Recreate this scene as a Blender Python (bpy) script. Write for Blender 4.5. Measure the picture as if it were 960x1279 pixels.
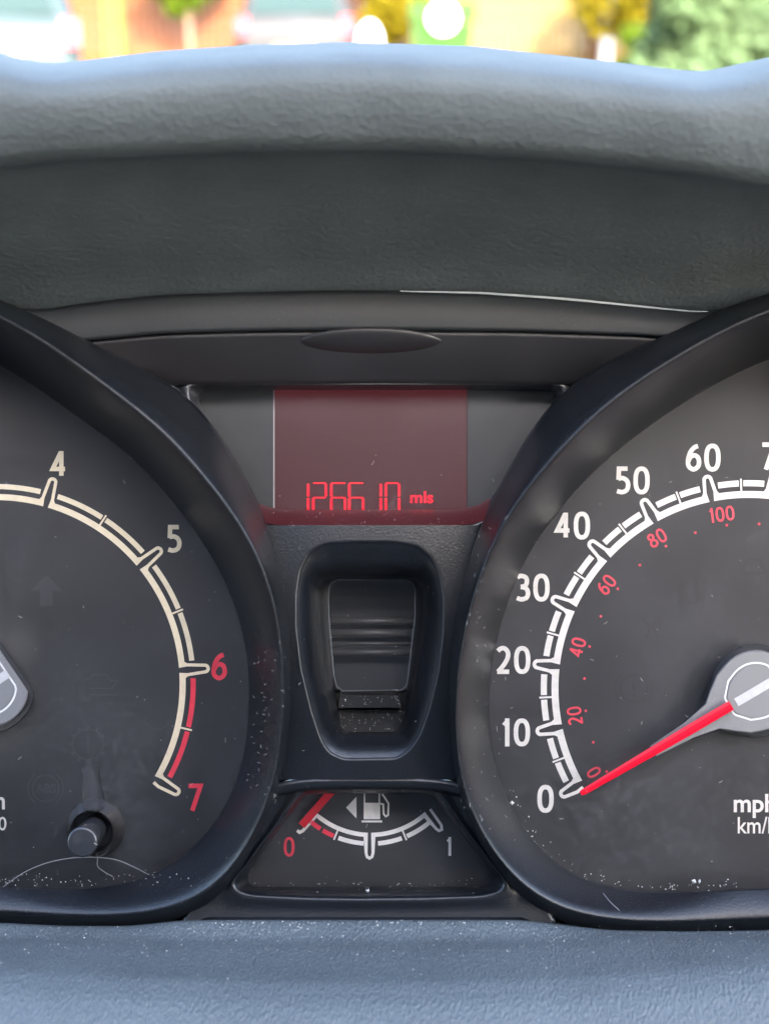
import bpy, bmesh, math, random
import numpy as np
from mathutils import Vector, Matrix, Euler
random.seed(7); rng = np.random.default_rng(7)
R = math.radians
scene = bpy.context.scene
for o in list(bpy.data.objects): bpy.data.objects.remove(o)
COL = scene.collection

# ------------------------------------------------------------------ camera, light, exposure
S = 0.000175          # metres per photo pixel on the dial faces
D = 0.30              # camera to dial faces
TILT = R(-20)         # the dash leans back
M = Matrix.Translation((0, 0, 1.0)) @ Matrix.Rotation(TILT, 4, 'X')
cam = bpy.data.cameras.new('camera'); camo = bpy.data.objects.new('camera', cam); COL.objects.link(camo)
camo.matrix_world = M @ Matrix.Translation((0, -D, 0)) @ Matrix.Rotation(R(90), 4, 'X')
cam.sensor_fit = 'HORIZONTAL'; cam.sensor_width = 36
cam.lens = 36 / (960 * S / D)
cam.clip_start = 0.01; cam.clip_end = 400
cam.dof.use_dof = True; cam.dof.focus_distance = D; cam.dof.aperture_fstop = cam.lens / 3.5
scene.camera = camo
scene.view_settings.view_transform = 'Standard'; scene.view_settings.look = 'None'
scene.view_settings.gamma = 1; scene.view_settings.use_curve_mapping = False
scene.view_settings.exposure = 3.9
SUN_EL, SUN_AZ = R(30), R(165)
w = bpy.data.worlds.new('World'); scene.world = w; w.use_nodes = True
nt = w.node_tree; bg = nt.nodes['Background']
sky = nt.nodes.new('ShaderNodeTexSky'); sky.sky_type = 'NISHITA'; sky.sun_disc = False
sky.sun_elevation = SUN_EL; sky.sun_rotation = SUN_AZ; sky.altitude = 0; sky.dust_density = 3.0
nt.links.new(sky.outputs[0], bg.inputs[0]); bg.inputs[1].default_value = 0.14
sd = Vector((math.sin(SUN_AZ) * math.cos(SUN_EL), math.cos(SUN_AZ) * math.cos(SUN_EL), math.sin(SUN_EL)))
sun = bpy.data.lights.new('sun', 'SUN'); sun.energy = 2.0; sun.angle = R(0.5); sun.color = (1, .95, .86)
suno = bpy.data.objects.new('sun', sun); COL.objects.link(suno)
suno.rotation_euler = (-sd).to_track_quat('-Z', 'Y').to_euler(); suno.location = sd * 30
scene.cycles.max_bounces = 6; scene.cycles.transparent_max_bounces = 12

# ------------------------------------------------------------------ helpers
def P(px, py, d):
    f = (D + d) / D * S
    return Vector(((px - 480) * f, d, (639.5 - py) * f))
mm = 0.001
def tag(o, label=None, cat=None, group=None, kind=None):
    for k, v in (('label', label), ('category', cat), ('group', group), ('kind', kind)):
        if v: o[k] = v
    return o
def link(o, parent=None):
    COL.objects.link(o)
    if parent: o.parent = parent
    return o
def empty(name, mat=M):
    o = bpy.data.objects.new(name, None); o.empty_display_size = .02; COL.objects.link(o); o.matrix_world = mat
    return o
def mobj(name, verts, faces, mat, parent=None, smooth=True, mw=None):
    me = bpy.data.meshes.new(name); me.from_pydata([tuple(v) for v in verts], [], faces); me.update()
    me.materials.append(mat)
    if smooth:
        me.polygons.foreach_set('use_smooth', [True] * len(me.polygons))
    o = bpy.data.objects.new(name, me); link(o, parent)
    if mw is not None: o.matrix_world = mw
    return o
def bobj(name, bm, mat, parent=None, smooth=False, mw=None):
    me = bpy.data.meshes.new(name); bm.to_mesh(me); bm.free(); me.materials.append(mat)
    if smooth: me.polygons.foreach_set('use_smooth', [True] * len(me.polygons))
    o = bpy.data.objects.new(name, me); link(o, parent)
    if mw is not None: o.matrix_world = mw
    return o
def catmull(pts, n):
    """resample a list of points (tuples) with a centripetal-ish catmull-rom, n points"""
    p = np.array(pts, float); m = len(p); out = []
    for i in range(n):
        t = i / (n - 1) * (m - 1); k = min(int(t), m - 2); u = t - k
        a, b, c, d = p[max(k - 1, 0)], p[k], p[k + 1], p[min(k + 2, m - 1)]
        out.append(.5 * ((2 * b) + (c - a) * u + (2 * a - 5 * b + 4 * c - d) * u * u + (3 * b - a - 3 * c + d) * u ** 3))
    return out
def polar(pts, c, n=240, smooth=1, start=0.0):
    """closed contour (px points) resampled by angle about c -> array n x 2 (px)"""
    p = np.array(pts, float); p2 = np.roll(p, -1, 0); res = []
    for i in range(n):
        a = start + 2 * math.pi * i / n; dx, dy = math.cos(a), -math.sin(a); best = None
        for (x1, y1), (x2, y2) in zip(p, p2):
            ex, ey = x2 - x1, y2 - y1; den = dx * ey - dy * ex
            if abs(den) < 1e-9: continue
            t = ((x1 - c[0]) * ey - (y1 - c[1]) * ex) / den
            u = ((x1 - c[0]) * dy - (y1 - c[1]) * dx) / den
            if t > 0 and -1e-6 <= u <= 1 + 1e-6 and (best is None or t > best): best = t
        res.append(best if best else (res[-1] if res else 100))
    r = np.array(res)
    for _ in range(smooth): r = (np.roll(r, 1) + 2 * r + np.roll(r, -1)) / 4
    a = 2 * math.pi * np.arange(n) / n + start
    return np.c_[c[0] + r * np.cos(a), c[1] - r * np.sin(a)]
def loft(name, rows, mat, parent=None, closed=True, flip=False, smooth=True, cap=False):
    """rows: list of (pts n x 2 px, depth scalar or array)"""
    n = len(rows[0][0]); V = []; F = []
    for pts, d in rows:
        dd = np.broadcast_to(d, n)
        for (x, y), q in zip(pts, dd): V.append(P(x, y, float(q)))
    for r in range(len(rows) - 1):
        for i in range(n if closed else n - 1):
            j = (i + 1) % n; f = (r * n + i, r * n + j, (r + 1) * n + j, (r + 1) * n + i)
            F.append(f[::-1] if flip else f)
    if cap:
        F.append(tuple(range(n)) if not flip else tuple(range(n))[::-1])
    return mobj(name, V, F, mat, parent, smooth)
def plate(name, pts, d, mat, parent=None, thick=0.0, off=None):
    """flat polygon facing the viewer, with optional depth behind it"""
    n = len(pts); V = [P(x, y, d) for x, y in pts]; F = [tuple(range(n))]
    a = sum(pts[i][0] * pts[(i + 1) % n][1] - pts[(i + 1) % n][0] * pts[i][1] for i in range(n))
    if a > 0: F = [tuple(range(n))[::-1]]
    if thick:
        V += [P(x, y, d) + Vector((0, thick, 0)) for x, y in pts]
        for i in range(n):
            j = (i + 1) % n; f = (i, j, n + j, n + i); F.append(f if a > 0 else f[::-1])
    me = bpy.data.meshes.new(name); me.from_pydata([tuple(v) for v in V], [], F); me.materials.append(mat); me.update()
    o = bpy.data.objects.new(name, me); return link(o, parent)
def ribbon_pts(path, wid):
    p = np.array(path, float); n = len(p); wid = np.broadcast_to(wid, n)
    t = np.diff(p, axis=0); t /= np.linalg.norm(t, axis=1)[:, None] + 1e-9
    L, Rr = [], []
    for i in range(n):
        a = t[max(i - 1, 0)]; b = t[min(i, n - 2)]
        na = np.array([-a[1], a[0]]); nb = np.array([-b[1], b[0]]); m = na + nb; m /= np.linalg.norm(m) + 1e-9
        c = max(np.dot(m, nb), .45); o = m * wid[i] / 2 / c
        L.append(p[i] + o); Rr.append(p[i] - o)
    return L, Rr
def ribbons(name, paths, d, mat, parent=None):
    """several ribbons (path, width) joined in one print"""
    V, F = [], []
    for path, wid in paths:
        L, Rr = ribbon_pts(path, wid); b = len(V); n = len(L)
        V += [P(*q, d) for q in L] + [P(*q, d) for q in Rr]
        for i in range(n - 1): F.append((b + i, b + i + 1, b + n + i + 1, b + n + i))
    return mobj(name, V, F, mat, parent, smooth=False)
def text_obj(name, s, cx, cy, w_, h_, d, mat, parent, rot=0.0, bold=0.03):
    c = bpy.data.curves.new('t', 'FONT'); c.body = s; c.size = 1; c.offset = bold; c.align_x = 'CENTER'; c.resolution_u = 6
    o = bpy.data.objects.new('t', c); COL.objects.link(o)
    dg = bpy.context.evaluated_depsgraph_get(); dg.update()
    me = bpy.data.meshes.new_from_object(o.evaluated_get(dg)); bpy.data.objects.remove(o); bpy.data.curves.remove(c)
    v = np.zeros(len(me.vertices) * 3); me.vertices.foreach_get('co', v); v = v.reshape(-1, 3)
    lo, hi = v.min(0), v.max(0); f = (D + d) / D * S
    v2 = np.zeros_like(v)
    v2[:, 0] = (v[:, 0] - (lo[0] + hi[0]) / 2) * w_ * f / (hi[0] - lo[0])
    v2[:, 2] = (v[:, 1] - (lo[1] + hi[1]) / 2) * h_ * f / (hi[1] - lo[1])
    me.vertices.foreach_set('co', v2.ravel()); me.materials.clear(); me.materials.append(mat); me.update()
    q = bpy.data.objects.new(name, me); link(q, parent); q.location = P(cx, cy, d); q.rotation_euler = (0, -R(rot), 0)
    return q
def pol(c, r, a):  # a degrees, ccw from +x, px space
    return (c[0] + r * math.cos(R(a)), c[1] - r * math.sin(R(a)))

# ------------------------------------------------------------------ materials
def newmat(name):
    m = bpy.data.materials.new(name); m.use_nodes = True; m.node_tree.nodes.clear()
    nt = m.node_tree; out = nt.nodes.new('ShaderNodeOutputMaterial'); return m, nt, out
def N(nt, t, **k):
    n = nt.nodes.new(t)
    for a, v in k.items():
        if a in n.inputs.keys(): n.inputs[a].default_value = v
        else: setattr(n, a, v)
    return n
def ramp(nt, fac, stops):
    r = nt.nodes.new('ShaderNodeValToRGB'); e = r.color_ramp.elements
    while len(e) < len(stops): e.new(.5)
    for q, (p, c) in zip(e, stops): q.position = p; q.color = c if len(c) == 4 else (*c, 1)
    nt.links.new(fac, r.inputs[0]); return r
def plastic(name, base, rough=.5, grain=900., gstr=.15, gdist=.0001, spec=.5, dust=0.0, dustscale=2200., vor=False, stretch=None, var=.12, coat=0):
    m, nt, out = newmat(name); L = nt.links.new
    b = N(nt, 'ShaderNodeBsdfPrincipled'); b.inputs['Roughness'].default_value = rough
    b.inputs['Specular IOR Level'].default_value = spec; b.inputs['Coat Weight'].default_value = coat
    tc = N(nt, 'ShaderNodeTexCoord'); src = tc.outputs['Object']
    if stretch:
        mp = N(nt, 'ShaderNodeMapping'); mp.inputs['Scale'].default_value = stretch; L(src, mp.inputs[0]); gs = mp.outputs[0]
    else: gs = src
    n1 = N(nt, 'ShaderNodeTexNoise', Scale=60., Detail=4.); L(src, n1.inputs['Vector'])
    lo = tuple(c * (1 - var * 2) for c in base); hi = tuple(c * (1 + var * 2) for c in base)
    r = ramp(nt, n1.outputs[0], [(.3, lo), (.7, hi)]); col = r.outputs[0]
    if dust > 0:
        n2 = N(nt, 'ShaderNodeTexNoise', Scale=dustscale, Detail=1.); L(src, n2.inputs['Vector'])
        n3 = N(nt, 'ShaderNodeTexNoise', Scale=45., Detail=3.); L(src, n3.inputs['Vector'])
        r2 = ramp(nt, n2.outputs[0], [(.62, (0, 0, 0)), (.74, (1, 1, 1))]); r3 = ramp(nt, n3.outputs[0], [(.4, (.15,) * 3), (.7, (1,) * 3)])
        mu = N(nt, 'ShaderNodeMath', operation='MULTIPLY'); L(r2.outputs[0], mu.inputs[0]); L(r3.outputs[0], mu.inputs[1])
        mu2 = N(nt, 'ShaderNodeMath', operation='MULTIPLY'); L(mu.outputs[0], mu2.inputs[0]); mu2.inputs[1].default_value = dust
        mx = N(nt, 'ShaderNodeMix', data_type='RGBA'); L(mu2.outputs[0], mx.inputs['Factor']); L(col, mx.inputs[6]); mx.inputs[7].default_value = (.45, .44, .42, 1)
        col = mx.outputs[2]
    L(col, b.inputs['Base Color'])
    if gstr:
        if vor:
            g = N(nt, 'ShaderNodeTexVoronoi', Scale=grain); g.feature = 'SMOOTH_F1'; g.inputs['Smoothness'].default_value = .6
            g.inputs['Randomness'].default_value = 1; L(gs, g.inputs['Vector']); gh = g.outputs['Distance']
            wn = N(nt, 'ShaderNodeTexNoise', Scale=grain * .7, Detail=2.); L(gs, wn.inputs['Vector'])
            ad = N(nt, 'ShaderNodeMath', operation='ADD'); L(gh, ad.inputs[0]); L(wn.outputs[0], ad.inputs[1]); gh = ad.outputs[0]
        else:
            g = N(nt, 'ShaderNodeTexNoise', Scale=grain, Detail=2.); L(gs, g.inputs['Vector']); gh = g.outputs[0]
        bp = N(nt, 'ShaderNodeBump', Strength=gstr, Distance=gdist); L(gh, bp.inputs['Height']); L(bp.outputs[0], b.inputs['Normal'])
    L(b.outputs[0], out.inputs[0]); return m
def simple(name, col, rough=.5, spec=.5, metal=0., emit=None, es=0.):
    m, nt, out = newmat(name); b = N(nt, 'ShaderNodeBsdfPrincipled'); b.inputs['Roughness'].default_value = rough
    b.inputs['Specular IOR Level'].default_value = spec; b.inputs['Metallic'].default_value = metal
    tc = N(nt, 'ShaderNodeTexCoord'); n1 = N(nt, 'ShaderNodeTexNoise', Scale=700. , Detail=3.); nt.links.new(tc.outputs['Object'], n1.inputs['Vector'])
    r = ramp(nt, n1.outputs[0], [(.3, tuple(c * .93 for c in col)), (.7, tuple(min(1, c * 1.05) for c in col))]); nt.links.new(r.outputs[0], b.inputs['Base Color'])
    if emit: b.inputs['Emission Color'].default_value = (*emit, 1); b.inputs['Emission Strength'].default_value = es
    nt.links.new(b.outputs[0], out.inputs[0]); return m
def clear(name, dust=.03, ior=1.45, tint=.97, rough=.13, scratch=True):
    m, nt, out = newmat(name); L = nt.links.new
    tr = N(nt, 'ShaderNodeBsdfTransparent'); tr.inputs[0].default_value = (tint, tint, tint * 1.01, 1)
    gl = N(nt, 'ShaderNodeBsdfGlossy'); gl.inputs[0].default_value = (.75, .75, .78, 1); gl.inputs['Roughness'].default_value = rough
    fr = N(nt, 'ShaderNodeFresnel', IOR=ior); m1 = N(nt, 'ShaderNodeMixShader'); L(fr.outputs[0], m1.inputs[0]); L(tr.outputs[0], m1.inputs[1]); L(gl.outputs[0], m1.inputs[2])
    df = N(nt, 'ShaderNodeBsdfDiffuse'); df.inputs[0].default_value = (.55, .55, .56, 1)
    tc = N(nt, 'ShaderNodeTexCoord'); n1 = N(nt, 'ShaderNodeTexNoise', Scale=900., Detail=2.); L(tc.outputs['Object'], n1.inputs['Vector'])
    n2 = N(nt, 'ShaderNodeTexNoise', Scale=30., Detail=4.); L(tc.outputs['Object'], n2.inputs['Vector'])
    r1 = ramp(nt, n1.outputs[0], [(.45, (.25,) * 3), (.75, (1,) * 3)]); r2 = ramp(nt, n2.outputs[0], [(.35, (.3,) * 3), (.7, (1,) * 3)])
    mu = N(nt, 'ShaderNodeMath', operation='MULTIPLY'); L(r1.outputs[0], mu.inputs[0]); L(r2.outputs[0], mu.inputs[1])
    mv = N(nt, 'ShaderNodeMath', operation='MULTIPLY'); L(mu.outputs[0], mv.inputs[0]); mv.inputs[1].default_value = dust * 2
    m2 = N(nt, 'ShaderNodeMixShader'); L(mv.outputs[0], m2.inputs[0]); L(m1.outputs[0], m2.inputs[1]); L(df.outputs[0], m2.inputs[2])
    L(m2.outputs[0], out.inputs[0]); return m

BLACK = (.0045, .0056, .0078)
m_hood = plastic('hood_grain_vinyl', (.076, .086, .086), .7, 1050., .34, .0005, vor=True, stretch=(1, 1.1, 1.1), spec=.12, var=.05)
m_under = m_hood
m_shroud = plastic('column_shroud_grain', (.070, .084, .091), .5, 1900., .75, .0004, vor=True, stretch=(1.25, .6, .6), dust=.2, spec=.5, var=.04)
m_trim = plastic('satin_black_trim', (.008, .0095, .0105), .5, 1500., .25, .00006, dust=.05)
m_trim2 = plastic('smooth_dark_trim', (.013, .012, .013), .42, 1500., .12, .00005, dust=.03)
m_ring = plastic('bezel_black', BLACK, .35, 2100., .6, .0001, dust=.08, spec=.42)
m_ringd = plastic('bezel_dusty', (.030, .030, .033), .5, 3000., .3, .00008, dust=.5, dustscale=1700.)
m_col = plastic('console_black_grain', BLACK, .33, 2300., .5, .0001, dust=.03, spec=.46)
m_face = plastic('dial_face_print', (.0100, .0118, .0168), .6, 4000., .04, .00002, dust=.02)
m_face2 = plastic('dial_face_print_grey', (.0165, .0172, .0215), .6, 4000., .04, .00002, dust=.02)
m_dark = simple('deep_black', (.010, .011, .014), .5)
m_white = simple('white_print', (.80, .79, .77), .5)
m_cream = simple('cream_print', (.80, .72, .54), .5)
m_redp = simple('red_print', (.78, .03, .07), .5)
m_redp2 = simple('dull_red_print', (.74, .05, .09), .5)
m_needle = simple('red_needle', (.46, .001, .014), .4, spec=.25, emit=(1, .0, .04), es=.006)
m_ghost = simple('unlit_symbol_print', (.021, .022, .028), .5)
m_ghost2 = simple('unlit_symbol_print_dark', (.009, .009, .012), .5)
m_lens = clear('clear_cover_plastic', .035)
m_lens2 = clear('display_cover_plastic', .034)
m_lcd = simple('display_film', (.006, .003, .004), .4, emit=(1, .09, .14), es=.0048)
m_lcdm = simple('display_mask_grey', (.030, .034, .037), .5)
m_dot = simple('lit_segment', (.3, .005, .01), .5, emit=(1, .0, .012), es=.24)
m_edge = simple('bright_mask_edge', (.42, .42, .42), .3)
m_knob = simple('gloss_black_plastic', (.018, .019, .022), .22, spec=.6)
m_dust = simple('pale_dust', (.38, .37, .355), .9)

def silver():
    m, nt, out = newmat('brushed_silver_paint'); L = nt.links.new
    b = N(nt, 'ShaderNodeBsdfPrincipled'); b.inputs['Roughness'].default_value = .42; b.inputs['Metallic'].default_value = .2
    tc = N(nt, 'ShaderNodeTexCoord'); n = N(nt, 'ShaderNodeTexNoise', Scale=7000., Detail=2.); L(tc.outputs['Object'], n.inputs['Vector'])
    r = ramp(nt, n.outputs[0], [(.3, (.10, .10, .105)), (.7, (.155, .155, .16))]); L(r.outputs[0], b.inputs['Base Color'])
    bp = N(nt, 'ShaderNodeBump', Strength=.2, Distance=.00005); L(n.outputs[0], bp.inputs['Height']); L(bp.outputs[0], b.inputs['Normal'])
    L(b.outputs[0], out.inputs[0]); return m
m_silver = silver()

# ------------------------------------------------------------------ dash hood (cowl over the cluster)
def interp(tab):
    xs, ys = zip(*tab)
    def f(x): return np.interp(x, xs, ys)
    return f
XS = np.linspace(-260, 1220, 200)
def sm(a, k=4):
    for _ in range(k): a = np.r_[a[0], (a[:-2] + 2 * a[1:-1] + a[2:]) / 4, a[-1]]
    return a
yA = sm(interp([(-260, 350), (0, 381), (50, 385), (115, 375), (200, 366), (330, 362), (450, 360), (600, 363), (700, 370), (800, 380), (880, 388), (960, 374), (1220, 350)])(XS), 8)
yL = sm(interp([(-260, 232), (0, 212), (100, 202), (300, 193), (480, 191), (700, 203), (860, 220), (960, 236), (1220, 262)])(XS), 8)
yS = sm(interp([(-260, 40), (-60, 52), (0, 66), (30, 74), (62, 79), (95, 76), (200, 63), (320, 55), (430, 52), (590, 57), (700, 69), (800, 81), (850, 87), (880, 89), (920, 80), (960, 71), (1040, 56), (1220, 40)])(XS), 3)
def hood_rows():
    key = [(yA + 4, -16.5), (yA, -18.5), (yA * .8 + yL * .2, -25), (yA * .55 + yL * .45, -35), (yA * .25 + yL * .75, -47), (yA * .08 + yL * .92, -55),
           (yL, -60), (yL * .97 + yS * .03, -63.5), (yL * .88 + yS * .12, -66.5), (yL * .76 + yS * .24, -68.5), (yL * .6 + yS * .4, -70.5), (yL * .4 + yS * .6, -72), (yL * .27 + yS * .73, -71.5), (yL * .17 + yS * .83, -69), (yL * .09 + yS * .91, -61), (yL * .03 + yS * .97, -47), (yS, -32), (yS + 3, -5), (yS + 9, 30)]
    arr = [np.r_[y, d] for y, d in key]
    res = catmull(arr, 76)
    return [(np.c_[XS, a[:-1]], a[-1] * mm) for a in res]
hood = loft('dashboard_hood', hood_rows(), m_hood, closed=False, flip=True)
hood.matrix_world = M
tag(hood, 'grained grey hood arching over the instrument cluster below the windscreen', 'dashboard hood')

# ------------------------------------------------------------------ instrument cluster
CL = empty('instrument_cluster')
tag(CL, 'black car instrument cluster with two round dials, red mileage display and fuel gauge', 'instrument cluster')

# upper trim bands between hood and display
yB = sm(interp([(-260, 470), (0, 438), (115, 424), (200, 416), (300, 413), (450, 411), (650, 413), (800, 418), (870, 424), (960, 438), (1220, 470)])(XS), 8)
yC = sm(interp([(-260, 500), (0, 490), (200, 481), (480, 479), (740, 481), (960, 490), (1220, 500)])(XS), 8)
def band(name, a, b, da, db, mat, bulge=0., n=10):
    rows = []; u = np.linspace(0, 1, len(XS))
    XL = lambda y: np.interp(y, [360, 380, 400, 440, 480, 500], [-120, -20, 35, 100, 170, 200])
    XR = lambda y: np.interp(y, [360, 380, 400, 440, 480, 500], [1020, 960, 905, 820, 755, 730])
    def row(t, dy, d):
        yy = a * (1 - t) + b * t + dy; l, q = 100., 850.
        for _ in range(12): l = .5 * l + .5 * XL(np.interp(l, XS, yy)); q = .5 * q + .5 * XR(np.interp(q, XS, yy))
        x = l + u * (q - l); return (np.c_[x, np.interp(x, XS, yy)], d * mm)
    for i in range(n + 1):
        t = i / n; rows.append(row(t, 0, da * (1 - t) + db * t - bulge * math.sin(math.pi * t)))
    return loft(name, [row(0, -1.5, da + 2)] + rows + [row(1, 1, db + 3)], mat, CL, closed=False)
band('upper_trim_strip', yA + 3, yB, -18.8, -19.6, m_trim, .4)
band('sensor_panel', yB + 2, yC, -18.6, -12.5, m_trim2, .5)
# painted highlight along the strip's upper seam on the right
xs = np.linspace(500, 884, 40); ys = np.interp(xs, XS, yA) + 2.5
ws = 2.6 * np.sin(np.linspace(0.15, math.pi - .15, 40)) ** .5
ribbons('seam_highlight', [(list(zip(xs, ys)), ws)], -19.1 * mm, simple('painted_highlight', (.42, .43, .42), .3), CL)
# oval cap
ov = bmesh.new(); bmesh.ops.create_uvsphere(ov, u_segments=48, v_segments=16, radius=1)
c0 = P(463, 428, -17.0 * mm)
for v in ov.verts:
    x, y, z = v.co; v.co = c0 + Vector((x * 90 * S * .95, (z * -2.6 + y * 0.4) * mm - y * 3.0 * mm, y * 17 * S * .95 + z * .2 * mm))
bobj('sensor_cap', ov, m_trim2, CL, True)

# --- contours of the two dial tubes
TC = (-5.4, 854.3); SC = (935.3, 860.0)
F1 = [(-5, 454), (58, 493), (102, 525), (131, 544), (163, 570), (190, 597), (210, 619), (255, 679), (285, 735), (300, 779), (309, 820), (311, 860), (307, 929), (298, 968), (285, 1000), (267, 1031), (244, 1056), (218, 1078), (187, 1094), (131, 1109), (75, 1112), (0, 1108), (-5, 1108)]
R1 = [(-5, 392), (56, 427), (112, 467), (150, 497), (195, 532), (225, 564), (262, 606), (292, 645), (319, 690), (337, 735), (349, 790), (354, 850), (352, 911), (345, 959), (338, 990), (323, 1027), (304, 1062), (281, 1094), (255, 1116), (215, 1133), (150, 1143), (75, 1142), (0, 1138), (-5, 1138)]
O1 = [(-5, 375), (56, 398), (112, 428), (150, 448), (190, 470), (232, 493), (262, 530), (282, 558), (318, 620), (331, 657), (347, 707), (360, 773), (364, 840), (361, 911), (352, 962), (343, 995), (328, 1035), (309, 1070), (288, 1104), (262, 1130), (225, 1148), (150, 1159), (75, 1159), (0, 1154), (-5, 1154)]
F2 = [(935, 459), (884, 485), (827, 520), (789, 549), (743, 586), (706, 628), (672, 672), (647, 716), (627, 774), (613, 834), (610, 884), (616, 947), (629, 988), (647, 1026), (672, 1059), (702, 1084), (739, 1103), (789, 1113), (852, 1115), (935, 1111)]
R2 = [(935, 399), (884, 422), (843, 448), (805, 471), (767, 498), (732, 530), (706, 556), (680, 585), (657, 613), (640, 636), (630, 652), (609, 694), (590, 750), (578, 800), (571, 850), (569, 900), (571, 940), (579, 985), (592, 1020), (612, 1058), (640, 1092), (675, 1122), (720, 1140), (790, 1150), (860, 1150), (935, 1147)]
O2 = [(935, 375), (884, 393), (855, 410), (811, 428), (782, 442), (753, 458), (724, 477), (697, 494), (672, 528), (642, 578), (614, 630), (602, 655), (588, 700), (575, 740), (566, 790), (561, 840), (561, 900), (566, 950), (573, 990), (585, 1024), (606, 1064), (632, 1100), (662, 1130), (710, 1155), (790, 1166), (860, 1166), (935, 1162)]
def mirror(pts, cx):
    half = [(x, y) for x, y in pts if abs(x - cx) > 6]
    return pts + [(2 * cx - x, y) for x, y in reversed(half)]
NN = 300
ANG = 2 * math.pi * np.arange(NN) / NN
def lowpass(pts, c, k=17.):
    c = np.array(c); v = pts - c; rr = np.hypot(v[:, 0], v[:, 1]); f = np.fft.rfft(rr); f *= np.exp(-(np.arange(len(f)) / k) ** 4)
    return c + v / rr[:, None] * np.fft.irfft(f, len(rr))[:, None]
def contours(F, Rr, O, c): return [lowpass(polar(q, c, NN, 4), c) for q in (F, Rr, O)]
F1 = [p for p in F1 if p[0] > -4] + [(-130, 1106), (-240, 1070), (-300, 980), (-320, 860), (-315, 740), (-290, 600), (-240, 500), (-170, 446), (-110, 430), (-50, 436), (0, 456)]
R1 = [p for p in R1 if p[0] > -4] + [(-150, 1138), (-270, 1105), (-340, 1010), (-362, 860), (-355, 700), (-320, 540), (-260, 430), (-180, 374), (-110, 363), (-50, 374), (0, 395)]
O1 = [p for p in O1 if p[0] > -4] + [(-150, 1154), (-282, 1122), (-356, 1018), (-380, 860), (-372, 700), (-335, 530), (-272, 412), (-185, 356), (-110, 346), (-50, 356), (0, 377)]
F2 = [(960, 447)] + F2[1:] + [(1080, 1108), (1190, 1075), (1250, 980), (1265, 860), (1262, 740), (1240, 600), (1190, 510), (1120, 452), (1060, 436), (1010, 437)]
R2 = [(960, 388)] + R2[1:] + [(1100, 1142), (1200, 1110), (1280, 1000), (1300, 860), (1290, 700), (1240, 540), (1180, 420), (1110, 380), (1050, 370), (1000, 376)]
O2 = [(960, 368)] + O2[1:] + [(1100, 1158), (1220, 1125), (1310, 1010), (1330, 860), (1320, 700), (1285, 540), (1190, 392), (1115, 358), (1050, 350), (1000, 356)]
def dial_ring(F, Rg, O, name):
    s = np.sin(ANG)
    wb = np.clip(-s, 0, 1) ** 1.5
    dR = (-(28 + 8 * s) + 6.6 * wb) * mm; dO = (-(16.5 + 4.5 * s) + 1.5 * wb) * mm; dF = (-1.2 - 8.6 * wb) * mm
    rows = [(F * 1.0, np.full(NN, .3 * mm)), (F, dF)]
    K = 22
    for i in range(1, K + 1):
        t = i / K
        # wall leaves the face steeply, flattens out into a rounded crown
        q = F * (1 - t) + Rg * t
        kk = .80 - .10 * s
        pf = np.sin(t * math.pi / 2 * kk) / np.sin(math.pi / 2 * kk) * (1 - wb) + (1 - (1 - t) ** 1.35) * wb
        dd = dF + (dR - dF) * pf
        rows.append((q, dd))
    J = 14
    for i in range(1, J + 1):
        t = i / J
        q = Rg * (1 - t) + O * t
        dd = dR + (dO - dR) * (1 - math.cos(t * math.pi / 2)) ** .75
        rows.append((q, dd))
    ext = O + (O - Rg) / (np.linalg.norm(O - Rg, axis=1)[:, None]) * 2
    rows.append((ext, dO + 5 * mm))
    return loft(name, rows, m_ring, CL, flip=True)
Fa, Ra, Oa = contours(F1, R1, O1, TC); Fb, Rb, Ob = contours(F2, R2, O2, SC)
tag(dial_ring(Fa, Ra, Oa, 'dial_bezel'), 'bezel around the rev counter'); tag(dial_ring(Fb, Rb, Ob, 'dial_bezel'), 'bezel around the speedometer')
def grow(F, c, k): return np.array(c) + (F - np.array(c)) * k
def face(name, F, c, d, mat, parent):
    V = [P(c[0], c[1], d)]; n = len(F); G = grow(F, c, 1.04); V += [P(x, y, d) for x, y in G]
    return mobj(name, V, [(0, 1 + i, 1 + (i + 1) % n) for i in range(n)], mat, parent, smooth=False)
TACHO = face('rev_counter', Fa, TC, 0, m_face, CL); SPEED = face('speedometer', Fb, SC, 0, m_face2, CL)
tag(TACHO, 'dark dial face with cream scale and red end zone'); tag(SPEED, 'dark grey dial face with white scale')

def lens(name, F, c, d0, d1, mat, parent, bulge=0.8, k=1.01):
    V = []; n = len(F); K = 10; cx, cy = c; G = grow(F, c, k); ymin, ymax = G[:, 1].min(), G[:, 1].max()
    def dep(x, y, t):
        u = (y - ymin) / (ymax - ymin); return (d0 * (1 - u) + d1 * u - bulge * (1 - t * t)) * mm
    V.append(P(cx, cy, dep(cx, cy, 0)))
    for i in range(1, K + 1):
        t = i / K; q = np.array(c) + (G - np.array(c)) * t
        V += [P(x, y, dep(x, y, t)) for x, y in q]
    Fc = [(0, 1 + i, 1 + (i + 1) % n) for i in range(n)]
    for r in range(K - 1):
        for i in range(n):
            j = (i + 1) % n; Fc.append((1 + r * n + i, 1 + (r + 1) * n + i, 1 + (r + 1) * n + j, 1 + r * n + j))
    return mobj(name, V, Fc, mat, parent)
lens('cover_glass', Fa, TC, -3.5, -2.2, m_lens, TACHO); lens('cover_glass', Fb, SC, -3.5, -2.2, m_lens, SPEED)

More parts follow.
